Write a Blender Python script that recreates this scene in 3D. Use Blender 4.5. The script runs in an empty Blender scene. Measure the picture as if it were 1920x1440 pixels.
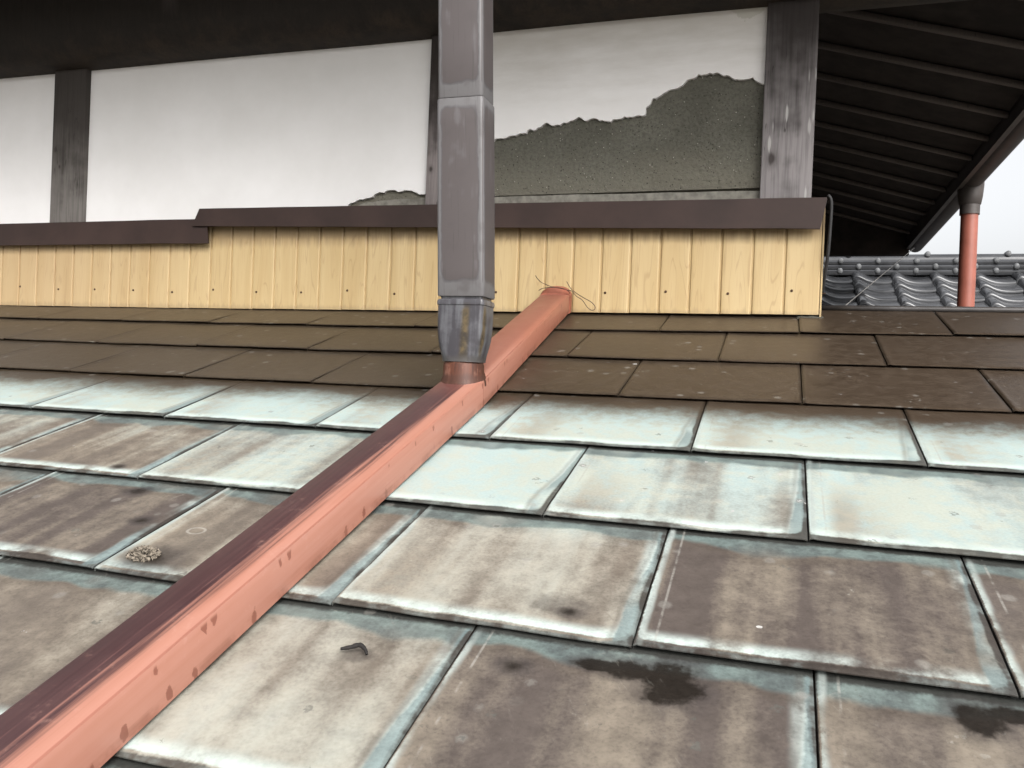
import bpy, bmesh, math, random
from mathutils import Vector, Matrix, noise as mnoise
R = math.radians
random.seed(7)
S = bpy.context.scene
COL = S.collection

# ------------------------------------------------------------------ camera
cam_d = bpy.data.cameras.new('camera')
cam_d.sensor_width = 36.0
cam_d.lens = 36.0 * 1554 / 1920
cam_d.clip_start = 0.02
cam_d.clip_end = 2000
cam = bpy.data.objects.new('camera', cam_d)
COL.objects.link(cam)
rx = Vector((0.95113783, 0.30608394, 0.04061341))
uy = Vector((-0.04068522, -0.00614787, 0.9991531))
fw = Vector((-0.3060744, 0.95198468, -0.00660563))
cam.matrix_world = Matrix(((rx.x, uy.x, -fw.x, 0.0), (rx.y, uy.y, -fw.y, -1.8392), (rx.z, uy.z, -fw.z, -0.1565), (0, 0, 0, 1)))
S.camera = cam

# ------------------------------------------------------------------ sky, sun, exposure (bright overcast)
SUN_EL, SUN_AZ = R(40), R(142)          # azimuth clockwise from +Y
W = bpy.data.worlds.new('World')
S.world = W
W.use_nodes = True
wn = W.node_tree
wn.nodes.clear()
sky = wn.nodes.new('ShaderNodeTexSky')
sky.sky_type = 'NISHITA'
sky.sun_disc = False
sky.sun_elevation = SUN_EL
sky.sun_rotation = SUN_AZ
sky.air_density = 1.0
sky.dust_density = 6.0
sky.ozone_density = 1.0
hs = wn.nodes.new('ShaderNodeHueSaturation')
hs.inputs['Saturation'].default_value = 0.12
bg = wn.nodes.new('ShaderNodeBackground')
bg.inputs['Strength'].default_value = 0.15
wo = wn.nodes.new('ShaderNodeOutputWorld')
wn.links.new(sky.outputs[0], hs.inputs['Color'])
wn.links.new(hs.outputs[0], bg.inputs['Color'])
wn.links.new(bg.outputs[0], wo.inputs['Surface'])
sl = bpy.data.lights.new('sun', 'SUN')
sl.energy = 0.75
sl.angle = R(35)
sl.color = (1.0, 0.97, 0.93)
sun = bpy.data.objects.new('sun', sl)
COL.objects.link(sun)
sd = Vector((math.sin(SUN_AZ) * math.cos(SUN_EL), math.cos(SUN_AZ) * math.cos(SUN_EL), math.sin(SUN_EL)))
sun.rotation_euler = sd.to_track_quat('Z', 'Y').to_euler()
sun.location = sd * 20
S.view_settings.view_transform = 'Standard'
S.view_settings.look = 'None'
S.view_settings.gamma = 1.0
S.view_settings.use_curve_mapping = False
S.view_settings.exposure = 1.10
S.cycles.max_bounces = 6
S.cycles.diffuse_bounces = 3
S.cycles.glossy_bounces = 3
S.render.engine = 'CYCLES'

# ------------------------------------------------------------------ node helpers
class V:
    """a socket with arithmetic"""
    def __init__(s, g, sock): s.g, s.s = g, sock
    def __add__(s, o): return s.g.m('ADD', s, o)
    __radd__ = __add__
    def __sub__(s, o): return s.g.m('SUBTRACT', s, o)
    def __rsub__(s, o): return s.g.m('SUBTRACT', o, s)
    def __mul__(s, o): return s.g.m('MULTIPLY', s, o)
    __rmul__ = __mul__
    def __truediv__(s, o): return s.g.m('DIVIDE', s, o)

class G:
    def __init__(s, name):
        s.mat = bpy.data.materials.new(name)
        s.mat.use_nodes = True
        s.nt = s.mat.node_tree
        s.nt.nodes.clear()
        s.out = s.nt.nodes.new('ShaderNodeOutputMaterial')
        s.b = s.nt.nodes.new('ShaderNodeBsdfPrincipled')
        s.nt.links.new(s.b.outputs[0], s.out.inputs['Surface'])
    def put(s, sock, v):
        if isinstance(v, V): s.nt.links.new(v.s, sock)
        elif isinstance(v, (tuple, list)) and sock.type == 'RGBA': sock.default_value = tuple(v) + (1.0,) * (4 - len(v))
        else: sock.default_value = v
    def m(s, op, a, b=0.0, clamp=False):
        n = s.nt.nodes.new('ShaderNodeMath'); n.operation = op; n.use_clamp = clamp
        s.put(n.inputs[0], a); s.put(n.inputs[1], b)
        return V(s, n.outputs[0])
    def mn(s, a, b): return s.m('MINIMUM', a, b)
    def mxx(s, a, b): return s.m('MAXIMUM', a, b)
    def clamp(s, a): return s.m('ADD', a, 0.0, True)
    def sm(s, x, lo, hi, a=0.0, b=1.0):
        """smoothstep: a at lo -> b at hi"""
        n = s.nt.nodes.new('ShaderNodeMapRange'); n.interpolation_type = 'SMOOTHSTEP'
        if lo > hi: lo, hi, a, b = hi, lo, b, a
        s.put(n.inputs[0], x); s.put(n.inputs[1], lo); s.put(n.inputs[2], hi); s.put(n.inputs[3], a); s.put(n.inputs[4], b)
        return V(s, n.outputs[0])
    def smin(s, a, b, k):
        n = s.nt.nodes.new('ShaderNodeMath'); n.operation = 'SMOOTH_MIN'
        s.put(n.inputs[0], a); s.put(n.inputs[1], b); s.put(n.inputs[2], k)
        return V(s, n.outputs[0])
    def mix(s, f, a, b, mode='MIX'):
        n = s.nt.nodes.new('ShaderNodeMix'); n.data_type = 'RGBA'; n.blend_type = mode
        s.put(n.inputs[0], f); s.put(n.inputs[6], a); s.put(n.inputs[7], b)
        return V(s, n.outputs[2])
    def comb(s, x, y, z=0.0):
        n = s.nt.nodes.new('ShaderNodeCombineXYZ')
        for i, v in enumerate((x, y, z)): s.put(n.inputs[i], v)
        return V(s, n.outputs[0])
    def sep(s, v):
        n = s.nt.nodes.new('ShaderNodeSeparateXYZ'); s.put(n.inputs[0], v)
        return [V(s, o) for o in n.outputs]
    def pos(s): return V(s, s.nt.nodes.new('ShaderNodeNewGeometry').outputs['Position'])
    def nrm(s): return V(s, s.nt.nodes.new('ShaderNodeNewGeometry').outputs['True Normal'])
    def uv(s): return V(s, s.nt.nodes.new('ShaderNodeTexCoord').outputs['UV'])
    def attr(s, name):
        n = s.nt.nodes.new('ShaderNodeAttribute'); n.attribute_type = 'OBJECT'; n.attribute_name = name
        return V(s, n.outputs['Fac'])
    def noise(s, vec, scale, detail=3.0, rough=0.55, dist=0.0):
        n = s.nt.nodes.new('ShaderNodeTexNoise'); s.put(n.inputs['Vector'], vec)
        s.put(n.inputs['Scale'], scale); s.put(n.inputs['Detail'], detail); s.put(n.inputs['Roughness'], rough); s.put(n.inputs['Distortion'], dist)
        return V(s, n.outputs[0])
    def voro(s, vec, scale, rnd=1.0):
        """distance to the nearest point and three random numbers of its cell"""
        n = s.nt.nodes.new('ShaderNodeTexVoronoi'); s.put(n.inputs['Vector'], vec)
        s.put(n.inputs['Scale'], scale); s.put(n.inputs['Randomness'], rnd)
        return V(s, n.outputs[0]), s.sep(V(s, n.outputs[1]))
    def dist(s, a, b):
        n = s.nt.nodes.new('ShaderNodeVectorMath'); n.operation = 'DISTANCE'
        s.put(n.inputs[0], a); s.put(n.inputs[1], b)
        return V(s, n.outputs['Value'])
    def bump(s, h, dist, strength=1.0):
        n = s.nt.nodes.new('ShaderNodeBump'); s.put(n.inputs['Height'], h)
        n.inputs['Distance'].default_value = dist; n.inputs['Strength'].default_value = strength
        s.nt.links.new(n.outputs[0], s.b.inputs['Normal'])
    def done(s, col, rough=0.6, spec=0.5, metal=0.0):
        s.put(s.b.inputs['Base Color'], col); s.put(s.b.inputs['Roughness'], rough)
        s.put(s.b.inputs['Specular IOR Level'], spec); s.put(s.b.inputs['Metallic'], metal)
        return s.mat

# ------------------------------------------------------------------ mesh helpers
def mesh(name, verts, faces, mat, uvs=None, smooth=False):
    me = bpy.data.meshes.new(name)
    me.from_pydata([tuple(v) for v in verts], [], faces)
    me.update()
    if uvs is not None:
        l = me.uv_layers.new(name='UVMap')
        for lp in me.loops: l.data[lp.index].uv = uvs[lp.vertex_index]
    if smooth:
        for p in me.polygons: p.use_smooth = True
    me.materials.append(mat)
    return me

def link(name, me, parent=None, loc=(0, 0, 0)):
    o = bpy.data.objects.new(name, me)
    COL.objects.link(o)
    o.location = loc
    if parent: o.parent = parent
    return o

def thing(name, label, cat, loc=(0, 0, 0), group=None):
    o = bpy.data.objects.new(name, None)
    COL.objects.link(o)
    o.empty_display_size = 0.05
    o.location = loc
    o['label'] = label; o['category'] = cat
    if group: o['group'] = group
    return o

def tag(o, label, cat, group=None):
    o['label'] = label; o['category'] = cat
    if group: o['group'] = group
    return o

def rootloc(o):
    v = Vector((0, 0, 0))
    while o: v += o.location; o = o.parent
    return v

def part(name, verts, faces, mat, parent=None, uvs=None, smooth=False, auto=None):
    """verts in world metres; becomes a child of parent, or a top-level mesh with its own origin"""
    if parent: off, loc = rootloc(parent), (0, 0, 0)
    else:
        xs = [v[0] for v in verts]; ys = [v[1] for v in verts]; zs = [v[2] for v in verts]
        off = Vector(((min(xs) + max(xs)) / 2, (min(ys) + max(ys)) / 2, min(zs))); loc = off
    me = mesh(name, [Vector(v) - off for v in verts], faces, mat, uvs, smooth)
    if auto is not None:
        for p in me.polygons: p.use_smooth = True
        me.set_sharp_from_angle(angle=R(auto))
    return link(name, me, parent, loc)

def box(x0, x1, y0, y1, z0, z1):
    v = [(x, y, z) for z in (z0, z1) for y in (y0, y1) for x in (x0, x1)]
    f = [(0, 2, 3, 1), (4, 5, 7, 6), (0, 1, 5, 4), (2, 6, 7, 3), (0, 4, 6, 2), (1, 3, 7, 5)]
    return v, f

def bevel_part(name, verts, faces, mat, parent, w=0.003, seg=2):
    off = rootloc(parent) if parent else Vector((0, 0, 0))
    bm = bmesh.new()
    bv = [bm.verts.new(Vector(v) - off) for v in verts]
    for f in faces: bm.faces.new([bv[i] for i in f])
    bmesh.ops.recalc_face_normals(bm, faces=bm.faces[:])
    bmesh.ops.bevel(bm, geom=bm.edges[:], offset=w, segments=seg, profile=0.5, affect='EDGES')
    me = bpy.data.meshes.new(name); bm.to_mesh(me); bm.free()
    for p in me.polygons: p.use_smooth = True
    me.set_sharp_from_angle(angle=R(50))
    me.materials.append(mat)
    return link(name, me, parent)

def catmull(pts, n=6):
    P = [Vector(p) for p in pts]; out = []
    for i in range(len(P) - 1):
        a, b, c, d = P[max(i - 1, 0)], P[i], P[i + 1], P[min(i + 2, len(P) - 1)]
        for k in range(n):
            t = k / n
            out.append(0.5 * ((2 * b) + (c - a) * t + (2 * a - 5 * b + 4 * c - d) * t * t + (3 * b - a - 3 * c + d) * t ** 3))
    out.append(P[-1])
    return out

def tube(pts, r, seg=8, caps=True):
    P = [Vector(p) for p in pts]; vs, fs, uv = [], [], []
    rr = r if isinstance(r, (list, tuple)) else [r] * len(P)
    up = Vector((0, 0, 1)); prev = None; L = 0
    for i, p in enumerate(P):
        t = (P[min(i + 1, len(P) - 1)] - P[max(i - 1, 0)]).normalized()
        a = prev - t * prev.dot(t) if prev else t.cross(up if abs(t.z) < 0.9 else Vector((1, 0, 0)))
        a.normalize(); prev = a; b = t.cross(a)
        if i: L += (p - P[i - 1]).length
        for k in range(seg):
            an = 2 * math.pi * k / seg
            vs.append(p + (a * math.cos(an) + b * math.sin(an)) * rr[i]); uv.append((k / seg, L))
        if i:
            for k in range(seg):
                k2 = (k + 1) % seg
                fs.append(((i - 1) * seg + k, (i - 1) * seg + k2, i * seg + k2, i * seg + k))
    if caps:
        fs.append(tuple(reversed(range(seg)))); fs.append(tuple((len(P) - 1) * seg + k for k in range(seg)))
    return vs, fs, uv

def fractal(poly, rough, n=3):
    """roughen a polyline of (x, z)"""
    for it in range(n):
        out = [poly[0]]
        for a, b in zip(poly, poly[1:]):
            d = math.hypot(b[0] - a[0], b[1] - a[1])
            if d > 0.004:
                out.append(((a[0] + b[0]) / 2 + random.uniform(-1, 1) * d * rough * .5, (a[1] + b[1]) / 2 + random.uniform(-1, 1) * d * rough))
            out.append(b)
        poly = out
    return poly

def slab(poly, y0, y1):
    """a flat plate in the XZ plane between y0 (front) and y1"""
    n = len(poly)
    v = [(x, y0, z) for x, z in poly] + [(x, y1, z) for x, z in poly]
    f = [tuple(range(n)), tuple(reversed(range(n, 2 * n)))] + [(i, n + i, n + (i + 1) % n, (i + 1) % n) for i in range(n)]
    return v, f

SL = 0.30732                      # roof slope (rise over run)
CS = 1 / math.sqrt(1 + SL * SL)
NRM = Vector((0, -SL * CS, CS))   # roof normal
def roof(u, y, off=0.0): return Vector((u, y, SL * y)) + NRM * off

# ------------------------------------------------------------------ materials
def mat_copper():
    g = G('weathered_copper_sheet')
    uv = g.sep(g.uv()); u, v = uv[0], uv[1]
    w, h, pale, seed = g.attr('width'), g.attr('exposure'), g.attr('pale'), g.attr('seed')
    px, py, pz = g.sep(g.pos())
    q = g.comb(px, py, seed)                                     # shifted for each sheet
    loc = g.comb(u + seed * 3.1, v, seed)
    wob = g.noise(loc, 11.0, 2.0, 0.5) - 0.5                      # slow waviness of the rims
    fine = g.noise(q, 300.0, 2.0, 0.65)
    mid = g.noise(q, 55.0, 4.0, 0.62)
    wob2 = mid - 0.5
    big = g.noise(loc, 6.0, 1.0, 0.5)
    strk = g.noise(g.comb(u * 18.0 + seed * 7.0, v * 1.5, seed), 1.0, 3.0, 0.56, 0.15)
    dr, dt = w - u, h - v
    wob2 = wob2 + (fine - 0.5) * 0.5
    db = v + wob * 0.012 + wob2 * 0.004
    drw = dr + wob * 0.012 + wob2 * 0.003
    dlw = u + wob2 * 0.003 + wob * 0.003
    edge = g.smin(g.smin(db, drw * 1.25, 0.024), dlw * 3.6, 0.020)
    # --- body of the sheet: purple brown to tan, in run-off streaks
    st = g.sm(strk * 1.15 + mid * 0.24 + fine * 0.20 + (big - 0.5) * 0.40, 0.60, 1.16)
    st = g.clamp(st + (pale - 0.15) * 1.1)
    body = g.mix(st, (0.072, 0.058, 0.0505), (0.205, 0.174, 0.134))
    body = g.mix(g.sm(fine, 0.40, 0.75) * 0.22, body, (0.040, 0.033, 0.030))
    # --- pale chalky patina
    pf = g.sm(pale * 1.25 + (big - 0.5) * 0.7 + (strk - 0.5) * 1.0 + (mid - 0.5) * 0.22 + (fine - 0.5) * 0.10, 0.46, 1.04)
    lefty = g.sm(u, 0.014, 0.032) * g.sm(u, 0.105, 0.03) * g.sm(v, 0.17, 0.05) * g.sm(strk + mid * 0.4, 0.5, 0.85)
    pf = g.clamp(pf - lefty * 0.7)
    chalk = g.mix(g.sm(mid + (big - 0.5) * 0.6, 0.35, 0.7), (0.298, 0.368, 0.356), (0.318, 0.340, 0.295))
    chalk = g.mix(g.sm(py + (big - 0.5) * 0.15, -0.94, -1.04) * 0.8, chalk, (0.300, 0.292, 0.250))
    body = g.mix(pf, body, chalk)
    # --- bright rim a finger inside the edges
    rim = g.sm(edge, 0.0060, 0.0085) * g.sm(edge, 0.026, 0.010)
    rim = rim * g.sm(wob * 1.2 + mid * 0.45 + (pale - 0.3) * 0.12, -0.05, 0.36)
    body = g.mix(rim * 0.95, body, (0.395, 0.455, 0.428))
    # --- blue grey band under the lap above, with a brown hem
    dtw = dt + wob * 0.058 + wob2 * 0.004
    hem = g.sm(dtw, 0.044, 0.030) * g.sm(dtw, 0.016, 0.029)
    body = g.mix(hem * 0.40 * (1.0 - pf), body, (0.065, 0.052, 0.040))
    top = g.sm(dtw, 0.028, 0.019) * g.sm(wob, -0.40, -0.02)
    blue = g.mix(g.sm(mid + wob * 1.4, 0.3, 0.75), (0.070, 0.088, 0.087), (0.110, 0.146, 0.137))
    body = g.mix(top * 0.85, body, blue)
    # --- blue grey band beside the right hand seam, wider towards the bottom
    rw = drw - g.sm(v, 0.17, 0.0) * 0.011
    body = g.mix(g.sm(rw, 0.016, 0.010) * g.sm(rw, 0.004, 0.010) * 0.40, body, (0.060, 0.047, 0.038))
    rb = g.sm(rw, 0.0085, 0.0050) * g.sm(wob + strk * 0.5, -0.02, 0.26)
    body = g.mix(rb * 0.8, body, (0.112, 0.148, 0.148))
    # --- dirty outer margin
    edge2 = g.smin(g.smin(v + wob * 0.024 + wob2 * 0.004, dr * 1.3 + wob * 0.020 + wob2 * 0.003, 0.020), u * 4.0 + wob2 * 0.004, 0.012)
    outer = g.sm(edge2, 0.0066, 0.0036)
    dirt = g.mix(g.sm(mid + wob, 0.40, 0.66), (0.028, 0.022, 0.018), (0.085, 0.095, 0.090))
    body = g.mix(outer * 0.88, body, dirt)
    body = g.mix(g.sm(dt + wob2 * 0.006, 0.007, 0.001), body, (0.03, 0.031, 0.028))
    lw = g.sm(u + wob2 * 0.004, 0.0095, 0.0055) * g.sm(u, 0.001, 0.004) * g.sm(wob, -0.12, 0.12)
    body = g.mix(lw * 0.8, body, (0.29, 0.32, 0.30))
    # crease of the folded seam
    cr = g.sm(g.m('ABSOLUTE', u - 0.0165), 0.0016, 0.0004) * g.sm(mid + wob, 0.40, 0.66)
    body = g.mix(cr * 0.5, body, (0.26, 0.25, 0.225))
    # --- sheltered courses below the eave stay brown
    dryl = g.sm(py + (mid - 0.5) * 0.07 + (big - 0.5) * 0.10 + (fine - 0.5) * 0.05, -0.705, -0.590)
    brown = g.mix(g.sm(px + (big - 0.5) * 0.5, -0.9, 0.5), (0.032, 0.0225, 0.0135), (0.043, 0.0295, 0.0195))  # lighter towards the right: reflected sky glow painted into the brown
    brown = g.mix(g.sm(mid + fine * 0.3, 0.45, 0.95) * 0.5, brown, (0.056, 0.042, 0.030))
    brown = g.mix(g.sm(g.mn(u, dr), 0.006, 0.001) * g.sm(px, -1.3, 0.1) * 0.7, brown, (0.011, 0.007, 0.004))
    body = g.mix(dryl, body, brown)
    # --- lichen spots, droppings, wear
    vv, (va, vb, vc) = g.voro(q, 36.0)
    spot = g.sm(vv + (fine - 0.5) * 0.25, 0.26, 0.16) * g.sm(va, 0.80, 0.84)
    body = g.mix(spot * 0.34, body, (0.22, 0.21, 0.19))
    dots = g.sm(vv + (fine - 0.5) * 0.45, 0.17, 0.11) * g.sm(vb, 0.82, 0.84) * g.sm(vv, 0.02, 0.10) * (1.0 - dryl)
    body = g.mix(dots * 0.6, body, (0.085, 0.085, 0.075))
    wsp = g.sm(vv + (fine - 0.5) * 0.5, 0.10, 0.05) * g.sm(vc, 0.90, 0.92)
    body = g.mix(wsp * (0.75 - dryl * 0.45), body, (0.36, 0.35, 0.34))
    scuff = g.sm(g.noise(q, 30.0, 6.0, 0.78, 1.4), 0.60, 0.72) * g.sm(big + wob * 0.5, 0.5, 0.62)
    body = g.mix(scuff * 0.32, body, (0.25, 0.235, 0.21))
    fl = g.noise(g.comb(px, py, seed + 9.0), 48.0, 6.0, 0.72)
    body = g.mix(g.sm(fl, 0.645, 0.665) * g.sm(wob + (big - 0.5) * 0.8, 0.0, 0.2) * 0.42, body, (0.30, 0.295, 0.265))
    body = g.mix(g.sm(fl, 0.335, 0.320) * g.sm(big, 0.42, 0.55) * (1.0 - dryl) * 0.45, body, (0.060, 0.056, 0.048))
    def blob(cx, cy, sx, sy): return g.dist(g.comb((px - cx) / sx, (py - cy) / sy, 0.0), (0.0, 0.0, 0.0))
    # one old ring mark, droppings and seeds
    rg = blob(-0.596, -1.085, 0.0100, 0.0072)
    body = g.mix(g.sm(g.m('ABSOLUTE', rg + (mid - 0.5) * 0.3 - 1.0), 0.22, 0.08) * 0.45, body, (0.34, 0.325, 0.29))
    sp = g.mn(blob(-0.0070, -1.137, 0.0026, 0.0020), blob(-0.243, -0.380, 0.004, 0.003))
    body = g.mix(g.sm(sp + (fine - 0.5) * 0.9, 1.1, 0.85) * 0.8, body, (0.46, 0.45, 0.43))
    # --- wet patches and scorched pits with a halo
    pp = g.comb(px, py, 0.0)
    wetn = g.noise(pp, 60.0, 4.0, 0.66) - 0.5
    wd = None
    for (cx, cy, sx, sy) in ((-0.068, -1.217, 0.022, 0.022), (-0.100, -1.207, 0.019, 0.011), (-0.126, -1.206, 0.015, 0.007), (0.138, -1.205, 0.015, 0.016), (0.168, -1.196, 0.03, 0.008)):
        d = blob(cx, cy, sx, sy); wd = d if wd is None else g.smin(wd, d, 0.3)
    wet = g.sm(wd + wetn * 1.7, 1.30, 0.75); halo = g.sm(wd + wetn * 1.3, 2.1, 0.9)
    pd = None
    for (cx, cy, r) in ((-0.745, -1.008, 0.013), (-0.676, -1.078, 0.010), (-0.187, -1.224, 0.0105), (-0.162, -1.149, 0.009), (-0.600, -1.150, 0.024), (-0.826, -0.955, 0.008)):
        d = blob(cx, cy, r * 1.15, r * 0.85); pd = d if pd is None else g.mn(pd, d)
    hd = g.mn(blob(-0.316, -1.239, 0.019, 0.012), blob(-0.172, -1.140, 0.036, 0.018))
    wet = g.mxx(wet, g.sm(pd + wetn * 1.1, 1.15, 0.1) * 0.9)
    halo = g.mxx(halo, g.mxx(g.sm(pd + wetn, 2.0, 0.9), g.sm(hd + wetn * 1.3, 1.15, 0.4) * 0.75))
    body = g.mix(halo * 0.62, body, (0.034, 0.028, 0.027))
    body = g.mix(wet * 0.93, body, (0.009, 0.0065, 0.0045))
    # --- grain and faint brush scratches
    scr = g.noise(g.comb(px * 330.0 + py * 210.0, py * 60.0 - px * 30.0, seed), 1.0, 2.0, 0.6)
    body = g.mix(g.sm(scr, 0.63, 0.74) * g.sm(big + mid * 0.6, 0.80, 0.95) * 0.14, body, (0.25, 0.24, 0.21))
    gv = 1.0 + (g.sm(fine * 0.5 + mid * 0.5, 0.25, 0.75) - 0.5) * (0.50 - pf * 0.34)
    body = g.mix(1.0, body, g.comb(gv, gv, gv), 'MULTIPLY')
    rough = 0.53 + (mid - 0.5) * 0.20 - wet * 0.12 - dryl * 0.12
    g.bump(mid * 0.6 + fine * 0.5, 0.0012, 0.4)
    return g.done(body, rough, 0.38)

def mat_plain(name, col, rough=0.6, var=0.25, scale=30.0, spec=0.4, bump=0.0):
    g = G(name); P = g.pos()
    n = g.noise(P, scale, 4.0, 0.6)
    c = g.mix(g.sm(n, 0.3, 0.7), tuple(c * (1 - var) for c in col), tuple(min(1, c * (1 + var)) for c in col))
    if bump: g.bump(n, bump, 0.6)
    return g.done(c, rough, spec)

def mat_plaster():
    g = G('white_lime_plaster'); P = g.pos(); x, y, z = g.sep(P)
    n = g.noise(P, 5.0, 4.0, 0.6); f = g.noise(P, 120.0, 3.0, 0.6)
    c = g.mix(g.sm(n, 0.3, 0.75), (0.80, 0.785, 0.775), (0.74, 0.725, 0.71))
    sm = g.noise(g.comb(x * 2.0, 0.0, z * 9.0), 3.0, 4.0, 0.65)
    c = g.mix(g.sm(z + (sm - 0.5) * 0.20, 0.46, 0.74) * g.sm(x, -0.95, -0.6, 0.08, 0.72), c, (0.38, 0.345, 0.295))      # eave shade painted into the upper plaster, stronger at right
    # flaked skim in the corner under the beam
    d = g.m('SQRT', g.m('POWER', (x + 0.09) / 0.05, 2.0) + g.m('POWER', (z - 0.700) / 0.042, 2.0))
    fl = g.sm(d + (g.noise(P, 35.0, 4.0, 0.7) - 0.5) * 1.2, 1.04, 0.98)
    c = g.mix(fl * 0.8, c, (0.42, 0.40, 0.35))
    dot, (dr, _, _) = g.voro(P, 18.0)
    c = g.mix(g.sm(dot, 0.05, 0.03) * g.sm(dr, 0.9, 0.92) * 0.6, c, (0.35, 0.30, 0.24))
    g.bump(f * 0.5 + n, 0.0015, 0.3)
    return g.done(c, 0.85, 0.25)

def mat_mortar():
    g = G('bare_grey_mortar'); P = g.pos()
    n = g.noise(P, 9.0, 5.0, 0.65); f = g.noise(P, 160.0, 3.0, 0.7)
    c = g.mix(g.sm(n, 0.3, 0.7), (0.098, 0.095, 0.077), (0.134, 0.130, 0.107))
    c = g.mix(g.sm(f, 0.4, 0.7) * 0.55, c, (0.052, 0.050, 0.042))
    zz = g.sep(P)[2]
    c = g.mix(g.sm(zz + (n - 0.5) * 0.15, 0.40, 0.29) * 0.5, c, (0.185, 0.170, 0.135))
    v, (r, _, _) = g.voro(P, 210.0)
    c = g.mix(g.sm(v, 0.32, 0.22) * g.sm(r, 0.955, 0.965), c, (0.34, 0.32, 0.28))
    c = g.mix(g.sm(v, 0.36, 0.22) * g.sm(r, 0.10, 0.08), c, (0.035, 0.033, 0.027))
    g.bump(f * 0.7 + g.noise(P, 70.0, 4.0, 0.7) + g.sm(v, 0.5, 0.1) * g.sm(r, 0.75, 0.95) * 0.6, 0.004, 0.9)
    return g.done(c, 0.95, 0.15)

def mat_wood(name, dark, grey, z0, z1, knots=(), flecks=False):
    """weathered timber: dark under the eave, silvered where the rain reaches"""
    g = G(name); P = g.pos(); x, y, z = g.sep(P)
    wx = x
    for (kx, kz, kr) in knots:
        d2 = g.m('POWER', (x - kx) / kr, 2.0) + g.m('POWER', (z - kz) / (kr * 2.4), 2.0)
        wx = wx + g.m('EXPONENT', d2 * -1.0) * g.sm(x, kx - kr * 2, kx + kr * 2, -0.5, 0.5) * kr * 1.6
    gr = g.noise(g.comb(wx * 190.0, y * 190.0, z * 7.0), 1.0, 4.0, 0.6, 0.25)
    gr2 = g.noise(g.comb(wx * 45.0, y * 45.0, z * 2.5), 1.0, 3.0, 0.6, 0.5)
    bl = g.noise(P, 14.0, 3.0, 0.6)
    hgt = g.sm(z + (bl - 0.5) * 0.22 + (gr2 - 0.5) * 0.14, z0, z1)
    c = g.mix(hgt, grey, dark)
    c = g.mix(g.sm(gr, 0.42, 0.70) * 0.34, c, tuple(k * 0.5 for k in dark))
    c = g.mix(g.sm(gr2 + (bl - 0.5) * 0.6, 0.5, 0.8) * 0.6, c, tuple(k * 0.8 for k in dark))
    for (kx, kz, kr) in knots:
        d = g.m('SQRT', g.m('POWER', (x - kx) / kr, 2.0) + g.m('POWER', (z - kz) / (kr * 1.5), 2.0)) + (gr2 - 0.5) * 1.3 + (gr - 0.5) * 0.8
        c = g.mix(g.sm(d, 1.0, 0.35) * 0.85, c, (0.035, 0.028, 0.025))
        c = g.mix(g.sm(d, 1.9, 0.6) * 0.35, c, (0.05, 0.04, 0.038))
    chk = g.sm(g.m('ABSOLUTE', gr2 - 0.47), 0.010, 0.002) * g.sm(bl, 0.46, 0.6)
    c = g.mix(chk * 0.7, c, (0.022, 0.018, 0.016))
    if flecks:
        q = g.comb(x * 95.0, 0.5, z * 15.0)
        v, (_, r, _) = g.voro(q, 1.0)
        c = g.mix(g.sm(v + (gr - .5) * .4, 0.47, 0.36) * g.sm(r, 0.78, 0.79) * g.sm(z, 0.58, 0.46) * 0.75, c, (0.46, 0.45, 0.43))
    g.bump(gr * 0.8 + gr2, 0.0012, 0.5)
    return g.done(c, 0.75, 0.25)

def mat_siding():
    g = G('wood_print_metal_siding'); P = g.pos(); x, y, z = g.sep(P)
    sd = g.attr('seed')
    a = g.noise(g.comb(x * 26.0, sd * 9.0, z * 2.2), 1.0, 2.0, 0.5, 0.2)
    ring = g.m('ABSOLUTE', g.m('FRACT', a * 11.0 + x * 14.0) - 0.5)
    ln = g.sm(ring, 0.11, 0.02) * g.sm(g.noise(g.comb(x * 60.0, sd, z * 5.0), 1.0, 2.0), 0.38, 0.56)
    fi = g.noise(g.comb(x * 420.0, sd, z * 11.0), 1.0, 3.0, 0.6)
    c = g.mix(g.sm(a, 0.3, 0.7), (0.432, 0.312, 0.152), (0.480, 0.360, 0.190))
    c = g.mix(ln * 0.28, c, (0.23, 0.135, 0.055))
    c = g.mix(g.sm(fi, 0.5, 0.75) * 0.3, c, (0.33, 0.20, 0.090))
    dn = g.noise(P, 4.0, 3.0, 0.6)
    c = g.mix(g.sm(x + (dn - 0.5) * 0.5, -1.3, -2.0) * 0.35, c, (0.34, 0.225, 0.135))
    # shadow of the cap flashing painted along the board tops, with a ragged edge
    gz = z + (g.noise(g.comb(x * 70.0, 0.0, z * 6.0), 1.0, 3.0, 0.6) - 0.5) * 0.05
    c = g.mix(g.sm(gz, 0.150, 0.185) * 0.6, c, (0.11, 0.066, 0.032))
    c = g.mix(g.sm(gz, 0.012, 0.0) * 0.35, c, (0.22, 0.155, 0.09))
    return g.done(c, 0.5, 0.4)

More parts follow.
